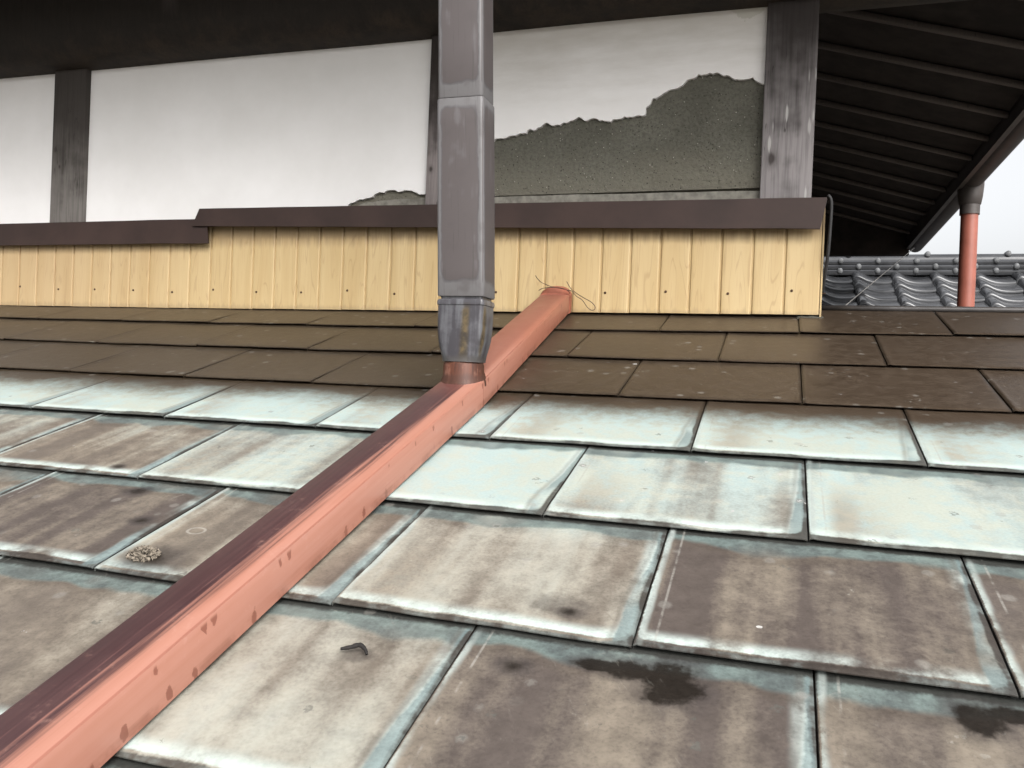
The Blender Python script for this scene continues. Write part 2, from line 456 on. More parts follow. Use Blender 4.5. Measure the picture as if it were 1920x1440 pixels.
def mat_pipe():
    """UV: u across each face in -1..1 scaled metres (0 at the middle of the face), v along in metres inside a length"""
    g = G('faded_brown_pvc'); uv = g.sep(g.uv()); P = g.pos(); u, v = uv[0], uv[1]
    L = g.attr('length')
    n = g.noise(P, 22.0, 3.0, 0.55) - 0.5; f = g.noise(P, 120.0, 3.0, 0.6) - 0.5
    st = g.noise(g.comb(u * 90.0, v * 6.0, 1.0), 1.0, 3.0, 0.6) - 0.5
    d = g.smin(0.036 - g.m('ABSOLUTE', u), g.mn(v - 0.008, L - v) * 0.5, 0.012) + n * 0.012 + f * 0.002
    inn = g.sm(d, 0.0060, 0.0076)
    c = g.mix(inn, (0.105, 0.100, 0.101), (0.063, 0.053, 0.052))
    c = g.mix(g.sm(g.m('ABSOLUTE', d - 0.0066), 0.0018, 0.0004) * 0.5, c, (0.050, 0.047, 0.050))
    c = g.mix(g.sm(st + n, 0.08, 0.3) * 0.35, c, (0.125, 0.12, 0.125))
    c = g.mix(g.sm(n, -0.03, -0.2) * 0.5, c, (0.052, 0.044, 0.043))
    c = g.mix(g.sm(g.noise(g.comb(u * 220.0, v * 9.0, 2.0), 1.0, 3.0, 0.6), 0.56, 0.70) * 0.5, c, (0.036, 0.031, 0.030))
    return g.done(c, 0.5 + n * 0.2, 0.4)

def mat_adapter():
    g = G('stained_grey_pvc'); P = g.pos(); x, y, z = g.sep(P)
    n = g.noise(P, 40.0, 3.0, 0.6) - 0.5
    st = g.noise(g.comb(x * 75.0, y * 75.0, z * 5.0), 1.0, 3.0, 0.6) - 0.5
    c = g.mix(g.sm(st + n * 0.6, -0.12, 0.12), (0.036, 0.033, 0.038), (0.085, 0.085, 0.092))
    def drip(cx, cy, w):
        d = g.m('SQRT', g.m('POWER', x - cx, 2.0) + g.m('POWER', y - cy, 2.0)) + st * 0.006
        return g.sm(d + n * 0.01, w, w * 0.3) * g.sm(z + n * 0.03, -0.046, -0.058)
    dr = g.mxx(drip(-0.448, -0.688, 0.0085), drip(-0.4215, -0.676, 0.010))
    c = g.mix(dr * 0.85, c, g.mix(g.sm(n, -0.1, 0.1), (0.030, 0.022, 0.012), (0.095, 0.066, 0.026)))
    c = g.mix(g.sm(z, -0.122, -0.131) * 0.7, c, (0.05, 0.045, 0.042))
    return g.done(c, 0.33, 0.55)

def mat_box(upper):
    """painted copper box duct; UV u = metres across the top from its left edge (side face continues), v = metres along"""
    g = G('salmon_painted_box_' + ('upper' if upper else 'lower')); uv = g.sep(g.uv()); u, v = uv[0], uv[1]
    P = g.pos(); N = g.sep(g.nrm())
    s1 = g.noise(g.comb(u * 260.0, v * 5.0, 3.0), 1.0, 4.0, 0.6)
    s2 = g.noise(g.comb(u * 70.0, v * 1.6, 8.0), 1.0, 3.0, 0.55)
    n = g.noise(P, 25.0, 4.0, 0.6); f = g.noise(P, 140.0, 3.0, 0.6)
    pink = g.mix(g.sm(s2 + (n - 0.5) * 0.3, 0.3, 0.7), (0.300, 0.134, 0.094), (0.335, 0.160, 0.118))
    if upper: pink = g.mix(g.sm(v, 0.66, 0.30) * 0.6, pink, (0.26, 0.082, 0.048))
    pink = g.mix(g.sm(s1, 0.55, 0.75) * 0.35, pink, (0.235, 0.072, 0.046))
    maroon = g.mix(g.sm(s1 + n * 0.3, 0.4, 0.8), (0.037, 0.0165, 0.0175), (0.058, 0.027, 0.027))
    if upper:
        mar = g.sm(u, 0.062, 0.045) * 0.55
        c = g.mix(mar, pink, (0.175, 0.064, 0.047))
    else:
        th = u + (s1 - 0.5) * 0.022 + (s2 - 0.5) * 0.030
        mar = g.sm(th, 0.051, 0.038)
        maroon = g.mix(g.sm(v + (n - 0.5) * 0.08, 0.11, 0.02), maroon, (0.105, 0.040, 0.033))
        c = g.mix(mar, pink, maroon)
        streak = g.sm(s1, 0.56, 0.66) * g.sm(u, 0.008, 0.04) * g.sm(u, 0.062, 0.05) * g.sm(v, 0.35, 0.9)
        c = g.mix(streak * 0.45, c, (0.23, 0.105, 0.090))
    c = g.mix(g.sm(g.m('ABSOLUTE', u - 0.0655), 0.0018, 0.0005) * g.sm(s2 + n * 0.4, 0.45, 0.75) * 0.6, c, (0.19, 0.060, 0.040))
    grime = g.sm(s2 * 0.7 + n * 0.5, 0.62, 0.86)
    c = g.mix(grime * 0.32, c, g.mix(0.55, c, (0.10, 0.05, 0.04)))
    c = g.mix(g.sm(f * 0.5 + n * 0.5, 0.56, 0.70) * 0.22, c, (0.42, 0.24, 0.19))
    # chips and runs on the side face
    q = g.comb(u * 27.0, v * 80.0 + u * 12.0, 0.0)
    vo, (vr, _, _) = g.voro(q, 1.0)
    ch = g.sm(vo + (f - 0.5) * 0.6, 0.33, 0.25) * g.sm(vr, 0.82, 0.83) * g.sm(u, 0.068, 0.072)
    c = g.mix(ch * 0.75, c, (0.14, 0.042, 0.026))
    c = g.mix(g.sm(u + (s1 - .5) * 0.02, 0.098, 0.110) * g.sm(n, 0.42, 0.62) * 0.55, c, (0.155, 0.056, 0.034))
    return g.done(c, 0.42 + (n - 0.5) * 0.2, 0.42)

def mat_spout():
    g = G('oxidised_copper_spout'); P = g.pos(); x, y, z = g.sep(P)
    st = g.noise(g.comb(x * 90.0, y * 90.0, z * 10.0), 1.0, 3.0, 0.6); n = g.noise(P, 60.0, 3.0)
    c = g.mix(g.sm(st, 0.35, 0.65), (0.038, 0.0135, 0.0075), (0.100, 0.034, 0.018))
    c = g.mix(g.sm(st + n, 1.08, 1.22) * 0.35, c, (0.24, 0.12, 0.09))
    c = g.mix(g.sm(z + (n - 0.5) * 0.012, -0.150, -0.158) * 0.7, c, (0.05, 0.022, 0.015))
    return g.done(c, 0.5, 0.3, 0.0)

M_COP = mat_copper()
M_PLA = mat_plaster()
M_MOR = mat_mortar()
M_BAND = mat_plain('grey_render_band', (0.19, 0.18, 0.155), 0.9, 0.25, 60.0, 0.2, 0.001)
M_POST_R = mat_wood('silvered_post', (0.034, 0.028, 0.026), (0.255, 0.235, 0.235), 0.30, 0.66, ((-0.033, 0.340, 0.011),), True)
M_POST_M = mat_wood('silvered_middle_post', (0.035, 0.028, 0.025), (0.24, 0.21, 0.205), 0.34, 0.58, ((-0.832, 0.348, 0.006),))
M_POST_L = mat_wood('dark_left_post', (0.050, 0.043, 0.038), (0.175, 0.160, 0.148), 0.23, 0.56, ((-2.012, 0.45, 0.006), (-1.995, 0.40, 0.004)))
M_BEAM = mat_wood('smoked_beam', (0.020, 0.016, 0.013), (0.042, 0.030, 0.021), 0.60, 0.74, ((-1.55, 0.80, 0.022),))
M_RAFT = mat_wood('stained_rafter', (0.080, 0.066, 0.060), (0.080, 0.066, 0.060), 0.0, 1.0)
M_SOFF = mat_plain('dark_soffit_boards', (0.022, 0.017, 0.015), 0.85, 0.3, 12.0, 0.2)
M_SID = mat_siding()
M_FLASH = mat_plain('dark_brown_flashing', (0.033, 0.0190, 0.0155), 0.5, 0.2, 9.0, 0.28)
M_RUST = mat_plain('rusty_screw', (0.055, 0.026, 0.012), 0.7, 0.4, 400.0)
M_PIPE = mat_pipe(); M_ADP = mat_adapter(); M_SPT = mat_spout()
M_BOXU, M_BOXL = mat_box(True), mat_box(False)
M_WIRE = mat_plain('dark_tie_wire', (0.045, 0.028, 0.020), 0.6, 0.3, 90.0)
M_BLACK = mat_plain('black_rubber', (0.015, 0.014, 0.014), 0.5, 0.3, 40.0)
M_TRIM = mat_plain('dark_copper_trim', (0.040, 0.036, 0.034), 0.45, 0.25, 25.0, 0.5)
M_RED = mat_plain('red_brown_downpipe', (0.25, 0.080, 0.055), 0.42, 0.15, 9.0, 0.45)
M_KAW = mat_plain('glazed_grey_roof_tile', (0.034, 0.035, 0.038), 0.17, 0.3, 6.0, 0.5)
M_KNOB = mat_plain('dull_grey_ridge_knob', (0.085, 0.087, 0.090), 0.5, 0.3, 30.0, 0.4)
M_GUT = mat_plain('dark_gutter', (0.055, 0.046, 0.042), 0.5, 0.2, 10.0)
M_GRND = mat_plain('yard_earth', (0.16, 0.15, 0.13), 0.95, 0.3, 0.6)
M_DECK = mat_plain('brown_copper_under_sheet', (0.05, 0.038, 0.03), 0.55, 0.25, 12.0)
M_DIRT = mat_plain('dry_lichen_crumbs', (0.17, 0.145, 0.115), 0.95, 0.6, 220.0, 0.2)
M_TWIG = mat_plain('charred_twig', (0.012, 0.010, 0.009), 0.8, 0.4, 200.0)
M_SEAL = mat_plain('grey_green_sealant', (0.050, 0.048, 0.038), 0.8, 0.4, 90.0)
M_CABLE = mat_plain('pale_grey_cable', (0.20, 0.19, 0.18), 0.5, 0.2, 10.0)

# ------------------------------------------------------------------ ground (far below the eaves)
gv, gf = [(-900, -900, -3.4), (900, -900, -3.4), (900, 900, -3.4), (-900, 900, -3.4)], [(0, 1, 2, 3)]
gr = part('ground', gv, gf, M_GRND); gr['kind'] = 'structure'

# ------------------------------------------------------------------ lower roof of copper sheets
lower = thing('copper_roof', 'weathered copper roof of overlapping flat sheets, brown under the eave and chalky white lower down', 'roof', (-0.8, -1.0, SL * -1.0))
# lower edge of each course: Y as a quadratic in X
LINES = [(0, 0, 0.085), (0.0125, 0.0294, -0.1449), (0.0073, 0.0166, -0.3564), (0.009, 0.015, -0.5667), (0.0029, 0.0002, -0.7748),
         (-0.0034, -0.0062, -0.9811), (0.0147, 0.0034, -1.183), (0.004, 0.010, -1.3780), (0, 0, -1.580), (0, 0, -1.785)]
def vline(i, u):
    a, b, c = LINES[i]
    return a * u * u + b * u + c
U_ODD = [-2.65 + 0.269 * 0, ] ; U_ODD = [0.034 + 0.2695 * k for k in range(-10, 4)]
U_EVEN = [-0.102 + 0.2705 * k for k in range(-10, 4)]
SPAN = {1: (-2.5, 0.85), 2: (-2.25, 0.75), 3: (-2.0, 0.7), 4: (-1.75, 0.6), 5: (-1.5, 0.6), 6: (-1.2, 0.5), 7: (-1.05, 0.5), 8: (-0.8, 0.35)}
PALE = {(5, -1.04): 0.40, (5, -0.77): 0.60, (5, -0.50): 1.0, (5, -0.24): 0.66, (5, 0.03): 0.72, (5, 0.30): 0.8, (5, -1.31): 0.5,
        (6, -1.18): 0.1, (6, -0.91): 0.06, (6, -0.64): 0.40, (6, -0.37): 0.54, (6, -0.10): 0.04, (6, 0.17): 0.2,
        (7, -1.04): 0.2, (7, -0.77): 0.42, (7, -0.50): 0.56, (7, -0.24): 0.08, (7, 0.03): 0.12, (8, -0.64): 0.2, (8, -0.37): 0.15}
def pale_of(c, u0):
    best = min((k for k in PALE if k[0] == c), key=lambda k: abs(k[1] - u0), default=None)
    if best is not None: return PALE[best]
    return {1: 0.2, 2: 0.2, 3: 0.2, 4: 0.92}.get(c, 0.3)
def spaced(n, e):
    """0..1 samples, denser towards both ends"""
    a = [0.0, e * .25, e * .6, e]
    return a + [e + (1 - 2 * e) * (k + 1) / n for k in range(n - 1)] + [1 - x for x in reversed(a)]
LIP = 0.0078
sheet_no = 0
for c in range(1, 9):
    us = U_ODD if c % 2 else U_EVEN
    lo, hi = SPAN[c]
    for u0, u1 in zip(us, us[1:]):
        if u1 < lo or u0 > hi: continue
        sheet_no += 1
        rnd = random.Random(sheet_no * 13)
        sd = rnd.random() * 5
        w_ = u1 - u0
        tw = [rnd.uniform(-1, 1) * 0.0010 for _ in range(4)]
        su = spaced(11, 0.012 / w_)
        um = (u0 + u1) / 2
        top_v = vline(c - 1, um) + (0.030 if c > 1 else 0.0)
        if c == 1: top_v = 0.085 if u1 > 0.06 else 0.03
        exp_h = (vline(c - 1, um) if c > 1 else 0.0) - vline(c, um)
        full = top_v - vline(c, um)
        sv = [0, 0.0025, 0.006, 0.011, 0.02] + [0.02 + (full - 0.02) * (k + 1) / 9 for k in range(9)]
        verts, uvs, faces = [], [], []
        nu, nv = len(su), len(sv)
        for j, dv in enumerate(sv):
            for i, t in enumerate(su):
                u = u0 + 0.0007 + (w_ - 0.0017) * t
                x = u - u0
                y = vline(c, u) + dv + mnoise.noise(Vector((u * 11 + c * 5, 0.3, c))) * 0.0022 * (1 - dv / full)
                s = dv / full
                off = -0.0065 + (LIP - 0.0005) * (1 - s)
                off += (tw[0] * (1 - t) + tw[1] * t) * (1 - s)
                off += mnoise.noise(Vector((u * 7 + sd * 9, y * 7, sd))) * 0.0010 * min(1, dv / .03 + .25)
                off -= 0.0009 * max(0.0, 1 - dv / 0.005) ** 2                      # rolled lower edge
                off -= 0.0012 * max(0.0, 1 - (w_ - x) / 0.006) ** 2                # tucked right edge
                off += 0.0011 * max(0.0, 1 - abs(x - 0.004) / 0.006) - 0.0010 * max(0.0, 1 - x / 0.003)   # folded seam
                off += 0.0007 * max(0.0, 1 - abs(x - 0.0165) / 0.005)
                verts.append(roof(u, y, off)); uvs.append((x, dv))
        for j in range(nv - 1):
            for i in range(nu - 1):
                a = j * nu + i
                faces.append((a, a + 1, a + nu + 1, a + nu))
        b0 = len(verts)                                                          # hem turned under the lower edge
        for i in range(nu):
            p = verts[i]; verts.append(p - NRM * 0.0011); uvs.append((uvs[i][0], 0.0))
        for i in range(nu):
            p = verts[i]; verts.append(p - NRM * 0.0012 + Vector((0, 0.022, 0.022 * SL))); uvs.append((uvs[i][0], 0.0))
        for i in range(nu - 1):
            faces.append((b0 + i, b0 + i + 1, i + 1, i)); faces.append((b0 + nu + i, b0 + nu + i + 1, b0 + i + 1, b0 + i))
        s0 = len(verts)                                                          # left fold
        for j in range(nv):
            p = verts[j * nu]; verts.append(p - NRM * 0.0035); uvs.append((0.0, uvs[j * nu][1]))
        for j in range(nv - 1): faces.append((s0 + j, j * nu, (j + 1) * nu, s0 + j + 1))
        o = part('copper_sheet', verts, faces, M_COP, lower, uvs, smooth=False, auto=55)
        o['width'] = w_; o['exposure'] = exp_h; o['pale'] = float(pale_of(c, u0)); o['seed'] = sd
dv_ = [roof(-4.2, -2.5, -0.0125), roof(1.5, -2.5, -0.0125), roof(1.5, 0.088, -0.0125), roof(-4.2, 0.088, -0.0125)]
dv_ += [p - NRM * 0.05 for p in dv_]
part('roof_deck', dv_, [(0, 1, 2, 3), (7, 6, 5, 4), (0, 4, 5, 1), (1, 5, 6, 2), (2, 6, 7, 3), (3, 7, 4, 0)], M_DECK, lower)
vs, fs, uv = tube([roof(0.080 + k * 0.142, 0.0865, -0.002) for k in range(11)], 0.0065, 10)
part('ridge_roll', vs, fs, M_TRIM, lower, smooth=True)

# ------------------------------------------------------------------ plaster wall with posts and beam
wall = thing('plaster_wall', 'white plaster wall with weathered timber posts and a patch of bare mortar', 'wall', (-1.0, 0.05, 0.0))
MX, RX0, RX1 = -0.845, -0.056, 0.050
v, f = box(-4.2, RX0 + 0.05, 0.0700, 0.13, -0.02, 0.72)
part('mortar_core', v, f, M_MOR, wall)
# bare mortar surface of the right bay: really lumpy
def lumpy(x0, x1, z0, z1, y, nx, nz, amp, sc):
    vs = []; fs = []
    for j in range(nz + 1):
        for i in range(nx + 1):
            x = x0 + (x1 - x0) * i / nx; z = z0 + (z1 - z0) * j / nz
            d = mnoise.noise(Vector((x * sc, 0, z * sc))) * amp + mnoise.noise(Vector((x * sc * 3.1, 4, z * sc * 3.1))) * amp * .5
            vs.append((x, y - d, z))
    for j in range(nz):
        for i in range(nx):
            a = j * (nx + 1) + i
            fs.append((a, a + 1, a + nx + 2, a + nx + 1))
    return vs, fs
v, f = lumpy(-0.74, RX0, 0.2840, 0.60, 0.0570, 260, 120, 0.0012, 95)
part('bare_mortar', v, f, M_MOR, wall, smooth=True)
v, f = lumpy(-1.09, MX, 0.22, 0.33, 0.0575, 50, 20, 0.0010, 60)
part('bare_mortar', v, f, M_MOR, wall, smooth=True)
PATCH = [(-0.736, 0.405), (-0.70, 0.414), (-0.676, 0.418), (-0.633, 0.425), (-0.597, 0.429), (-0.593, 0.437), (-0.56, 0.443), (-0.545, 0.451), (-0.515, 0.444), (-0.496, 0.449), (-0.474, 0.459), (-0.438, 0.455), (-0.407, 0.448), (-0.376, 0.451), (-0.345, 0.453), (-0.314, 0.456), (-0.313, 0.473), (-0.298, 0.493), (-0.268, 0.506), (-0.233, 0.518), (-0.199, 0.54), (-0.175, 0.542), (-0.14, 0.533), (-0.111, 0.522), (RX0 + .004, 0.510)]
pl = fractal(PATCH, 0.20, 3)
v, f = slab(pl + [(RX0 + .004, 0.73), (-0.736, 0.73)], 0.0480, 0.0710)
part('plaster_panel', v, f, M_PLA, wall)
MID = [(-1.915, 0.21), (-1.09, 0.21), (-1.075, 0.262), (-1.064, 0.272), (-1.034, 0.284), (-0.997, 0.289), (-0.967, 0.298), (-0.93, 0.301), (-0.901, 0.303), (-0.879, 0.297), (MX + .004, 0.295)]
pm = [MID[0], MID[1]] + fractal(MID[2:], 0.16, 3)
v, f = slab(pm + [(MX + .004, 0.73), (-1.915, 0.73)], 0.0480, 0.0710)
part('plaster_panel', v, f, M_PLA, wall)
v, f = slab([(-4.2, 0.18), (-2.022, 0.18), (-2.022, 0.73), (-4.2, 0.73)], 0.0480, 0.0710)
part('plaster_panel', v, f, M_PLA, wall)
# loose crust of mortar still hanging in the middle bay and the smoother band at the foot of the right bay
cr = fractal([(-1.060, 0.262), (-1.02, 0.276), (-0.97, 0.280), (-0.92, 0.284), (MX, 0.283)], 0.06, 2)
v, f = slab(cr + [(MX, 0.22), (-1.060, 0.22)], 0.0530, 0.0710)
part('mortar_band', v, f, M_BAND, wall)
cr = fractal([(-0.736, 0.2790), (-0.55, 0.2800), (-0.381, 0.2790), (-0.2, 0.2775), (RX0, 0.2760)], 0.012, 3)
v, f = slab(cr + [(RX0, 0.21), (-0.736, 0.21)], 0.0520, 0.0710)
part('mortar_band', v, f, M_BAND, wall)
for (x0, x1, m) in ((RX0, RX1, M_POST_R), (MX, MX + 0.108, M_POST_M), (-2.026, -1.910, M_POST_L)):
    v, f = box(x0, x1, 0.030, 0.140, 0.235, 0.75)
    bevel_part('post', v, f, m, wall, 0.003)
# the big beam: a barely squared log, rounded underneath, running past the corner
vs, fs = [], []
prof = [(-0.060, 1.0), (-0.064, 0.80), (-0.060, 0.74), (-0.048, 0.712), (-0.030, 0.690), (-0.012, 0.680), (0.02, 0.676), (0.085, 0.676), (0.115, 0.680), (0.140, 0.70), (0.145, 1.0)]
nx = 60
for i in range(nx + 1):
    x = -4.2 + 4.70 * i / nx
    for k, (y, z) in enumerate(prof):
        n = mnoise.noise(Vector((x * 1.6, k * .6, 2.0))) * 0.004
        vs.append((x, y + n, z + n))
n = len(prof)
for i in range(nx):
    for k in range(n - 1):
        a = i * n + k; fs.append((a, a + 1, a + n + 1, a + n))
fs.append(tuple(range(n))); fs.append(tuple(reversed(range(nx * n, nx * n + n))))
part('beam', vs, fs, M_BEAM, wall, smooth=False, auto=40)
v, f = box(-4.2, RX1, 0.03, 0.14, 1.0, 1.09)
part('wall_plate', v, f, M_BEAM, wall)
# side wall of the upper storey running back from the corner
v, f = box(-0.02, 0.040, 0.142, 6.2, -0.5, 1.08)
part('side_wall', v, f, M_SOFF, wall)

# ------------------------------------------------------------------ wood print siding below
sid = thing('siding', 'yellow wood grain metal siding along the foot of the wall', 'siding', (-1.0, 0.0, 0.0))
xs = [0.001 - 0.0656 * k for k in range(0, 44)]
edges = [0.0745] + xs
SCREWS = [-2.221, -2.091, -1.95, -1.821, -1.689, -1.56, -1.429, -1.296, -1.163, -1.032, -0.902, -0.77, -0.64, -0.51, -0.38, -0.245, -0.112, 0.018]
boards = []
for k in range(len(edges) - 1):
    x1, x0 = edges[k], edges[k + 1]
    if x0 < -2.75: break
    zb = -0.0035 + 0.0055 * max(0.0, min(1.0, (x0 + 1.6) / 1.6)) + 0.0003 * math.sin(k * 1.7)
    z1 = 0.232
    # folded profile of one board, left to right: groove, shoulder, flat, shoulder
    pr = [(x0, 0.0042), (x0 + 0.0022, 0.0042), (x0 + 0.0048, 0.0), (x0 + 0.009, -0.0006), (x1 - 0.004, -0.0003), (x1 - 0.0012, 0.0010), (x1, 0.0042)]
    vs = [(x, y, zb) for x, y in pr] + [(x, y, z1) for x, y in pr] + [(x0, 0.012, zb), (x1, 0.012, zb), (x0, 0.012, z1), (x1, 0.012, z1)]
    m = len(pr)
    fs = [(i, i + 1, m + i + 1, m + i) for i in range(m - 1)] + [tuple([2 * m + 1] + [i for i in range(m - 1, -1, -1)] + [2 * m])] + [(0, m, 2 * m + 2, 2 * m), (m - 1, 2 * m + 1, 2 * m + 3, 2 * m - 1)]
    b = part('siding_board', vs, fs, M_SID, sid)
    b['seed'] = random.random() * 4
    boards.append((x0, x1, b))
def disc(cx, y, cz, r, t, seg=10):
    vs = [(cx, y - t, cz)]; fs = []
    for rr, yy in ((r * .6, y - t), (r, y - t * .3), (r, y + 0.003)):
        for k in range(seg):
            a = 2 * math.pi * k / seg
            vs.append((cx + rr * math.cos(a), yy, cz + rr * math.sin(a)))
    for k in range(seg):
        k2 = (k + 1) % seg
        fs.append((0, 1 + k2, 1 + k))
        for q in range(2): fs.append((1 + q * seg + k, 1 + q * seg + k2, 1 + (q + 1) * seg + k2, 1 + (q + 1) * seg + k))
    return vs, fs
for i, sx in enumerate(SCREWS):
    z = 0.042 + 0.004 * math.sin(i * 2.3) + (0.006 if sx > -0.3 or sx < -1.9 else 0)
    vs, fs = disc(sx, -0.0006, z, 0.0030, 0.0022)
    own = [b for (a0, a1, b) in boards if a0 <= sx <= a1]
    part('screw', vs, fs, M_RUST, own[0] if own else sid, smooth=True)
# end return of the siding and the nail that sticks out of it
v, f = box(0.0747, 0.0780, -0.001, 0.050, -0.003, 0.225)
o = part('end_trim', v, f, M_SID, sid); o['seed'] = 1.3
vs, fs, uv = tube([(0.070, 0.010, 0.047), (0.086, 0.008, 0.048)], 0.0009, 6)
part('nail', vs, fs, M_RUST, sid)
vs = []; fs = []
for j in range(5):
    for i in range(13):
        x = 0.030 + 0.055 * i / 12; y = -0.012 + 0.016 * j / 4
        z = -0.002 + max(0, mnoise.noise(Vector((x * 60, y * 60, 3))) * 0.006) * math.sin(math.pi * i / 12)
        vs.append(roof(x, y, z - 0.0025 * (j in (0,)) - 0.002 * (i in (0, 12))))
for j in range(4):
    for i in range(12): fs.append((j * 13 + i, j * 13 + i + 1, j * 13 + i + 14, j * 13 + i + 13))
part('sealant_bead', vs, fs, M_SEAL, sid, smooth=True)

# ------------------------------------------------------------------ cap flashings
def flashing(tl, tr, bl, br, yf, label, back=0.046):
    """front lip between four (x, z) corners; a thin sheet folded back to the wall"""
    def ring(t, b):
        (xt, zt), (xb, zb) = t, b
        return [(xb, yf + 0.002, zb - 0.001), (xb, yf, zb), (xt, yf, zt), (xt, back, zt + 0.010), (xt, back, zt + 0.006), (xt, yf + 0.004, zt - 0.005), (xb, yf + 0.003, zb)]
    N = 24; vs = []; fs = []
    for i in range(N + 1):
        t = i / N
        w = mnoise.noise(Vector((t * 9 + yf * 100, 0, 1))) * 0.0009
        T = (tl[0] + (tr[0] - tl[0]) * t, tl[1] + (tr[1] - tl[1]) * t + w); B = (bl[0] + (br[0] - bl[0]) * t, bl[1] + (br[1] - bl[1]) * t + w * 1.6)
        vs += ring(T, B)
    m = 7
    for i in range(N):
        for k in range(m):
            k2 = (k + 1) % m
            fs.append((i * m + k, i * m + k2, (i + 1) * m + k2, (i + 1) * m + k))
    fs.append(tuple(reversed(range(m)))); fs.append(tuple(range(N * m, N * m + m)))
    o = part('cap_flashing', vs, fs, M_FLASH, None, auto=30)
    return tag(o, label, 'flashing', 'dark brown cap flashings over the siding')
flashing((-1.459, 0.254), (0.079, 0.240), (-1.480, 0.209), (0.068, 0.176), -0.030, 'long dark brown cap flashing above the siding, reaching the wall corner on the right')
flashing((-2.75, 0.228), (-1.440, 0.2285), (-2.75, 0.168), (-1.432, 0.165), -0.0235, 'lower dark brown cap flashing at left, its end tucked under the longer one')
vs, fs, uv = tube(catmull([(0.080, -0.024, 0.246), (0.0875, -0.022, 0.232), (0.0875, -0.018, 0.176), (0.0855, -0.012, 0.122), (0.0815, 0.0, 0.078), (0.079, 0.012, 0.050)], 5), 0.0034, 8)
tag(part('black_cord', vs, fs, M_BLACK, None, smooth=True), 'black cord hanging from the flashing down the right end of the siding', 'cord')

# ------------------------------------------------------------------ upper roof, its eaves and rafters
eav = thing('upper_roof', 'dark underside of the upper roof eave with rows of rafters, right of the corner post', 'roof', (0.40, 1.5, 0.9))
PZ = lambda d: 0.885 + 0.293 * d          # height of the rafter soles, d metres in from the eave
EX, EY = 0.77, -0.69
def plate(pts, t, name, m):
    n = len(pts)
    v = [Vector(p) for p in pts] + [Vector(p) + Vector((0, 0, t)) for p in pts]
    f = [tuple(range(n)), tuple(reversed(range(n, 2 * n)))] + [(i, n + i, n + (i + 1) % n, (i + 1) % n) for i in range(n)]
    return part(name, v, f, m, eav)
RH = 0.022
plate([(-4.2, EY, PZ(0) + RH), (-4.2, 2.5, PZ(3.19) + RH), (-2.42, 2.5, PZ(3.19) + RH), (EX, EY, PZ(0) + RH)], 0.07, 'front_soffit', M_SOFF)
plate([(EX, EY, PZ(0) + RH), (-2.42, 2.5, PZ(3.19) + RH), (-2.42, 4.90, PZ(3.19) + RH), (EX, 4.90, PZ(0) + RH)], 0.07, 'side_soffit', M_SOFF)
for i in range(-1, 11):
    y = 1.042 + 0.303 * i
    t = 0.014
    xin = -0.10
    v = []
    for (x, dz) in ((xin, 0), (EX, 0), (EX, RH - .003), (xin, RH - .003)):
        for yy in (y - t, y + t): v.append((x, yy, PZ(EX - x) + dz))
    f = [(0, 1, 3, 2), (2, 3, 5, 4), (4, 5, 7, 6), (6, 7, 1, 0), (0, 2, 4, 6), (1, 7, 5, 3)]
    bevel_part('rafter', v, f, M_RAFT, eav, 0.003, 1)
v, f = box(EX + 0.001, EX + 0.022, EY, 4.30, 0.872, 1.0)
v = [(x, y, (0.880 - 0.014 * (y + 0.69)) if z < 0.9 else z) for x, y, z in v]      # the board deepens away from the upturned corner
part('fascia', v, f, M_GUT, eav)
v, f = box(-4.2, EX + 0.022, EY - 0.022, EY - 0.001, 0.872, 1.0)
part('fascia', v, f, M_GUT, eav)
# hip rafter to the corner
a, b = Vector((RX1, 0.03, PZ(0.72) - 0.03)), Vector((EX - .02, EY + .02, PZ(0) - 0.02))
sdv = Vector((1, 1, 0)).normalized() * 0.04
v = [a - sdv, a + sdv, b - sdv, b + sdv] + [p + Vector((0, 0, 0.075)) for p in (a - sdv, a + sdv, b - sdv, b + sdv)]
part('hip_rafter', v, [(0, 1, 3, 2), (4, 6, 7, 5), (0, 4, 5, 1), (2, 3, 7, 6), (0, 2, 6, 4), (1, 5, 7, 3)], M_RAFT, eav)
# dark boarding that closes the far end of the eave
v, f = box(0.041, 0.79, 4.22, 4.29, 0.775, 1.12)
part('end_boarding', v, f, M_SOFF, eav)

def half_gutter(path, r, name, label):
    t = thing(name, label, 'gutter', path[0])
    vs, fs = [], []; seg = 10
    for (x, y, z, ox, oy) in path_n(path):
        for rr in (r, r - 0.004):
            for k in range(seg + 1):
                a = math.pi * k / seg
                c_, s_ = -math.cos(a) * rr, -math.sin(a) * rr
                vs.append((x + ox * c_, y + oy * c_, z + s_))
    m = 2 * (seg + 1); N = len(path)
    for i in range(N - 1):
        for h_ in (0, 1):
            for k in range(seg):
                a = i * m + h_ * (seg + 1) + k
                fs.append((a, a + 1, a + m + 1, a + m) if h_ else (a + m, a + m + 1, a + 1, a))
        for k in (0, seg):
            fs.append((i * m + k, i * m + seg + 1 + k, (i + 1) * m + seg + 1 + k, (i + 1) * m + k))
    part('trough', vs, fs, M_GUT, t, smooth=False, auto=40)
    for end in (0, -1):
        p = path[end]; q = path[1] if end == 0 else path[-2]
    # rolled front bead
    bead = [(x + ox * r, y + oy * r, z) for (x, y, z, ox, oy) in path_n(path)]
    v2, f2, u2 = tube(bead, 0.006, 8)
    part('bead', v2, f2, M_GUT, t, smooth=True)
    return t
def path_n(path):
    out = []
    for i, p in enumerate(path):
        d = Vector(path[min(i + 1, len(path) - 1)]) - Vector(path[max(i - 1, 0)])
        d.z = 0; d.normalize()
        out.append((p[0], p[1], p[2], d.y, -d.x))
    return out
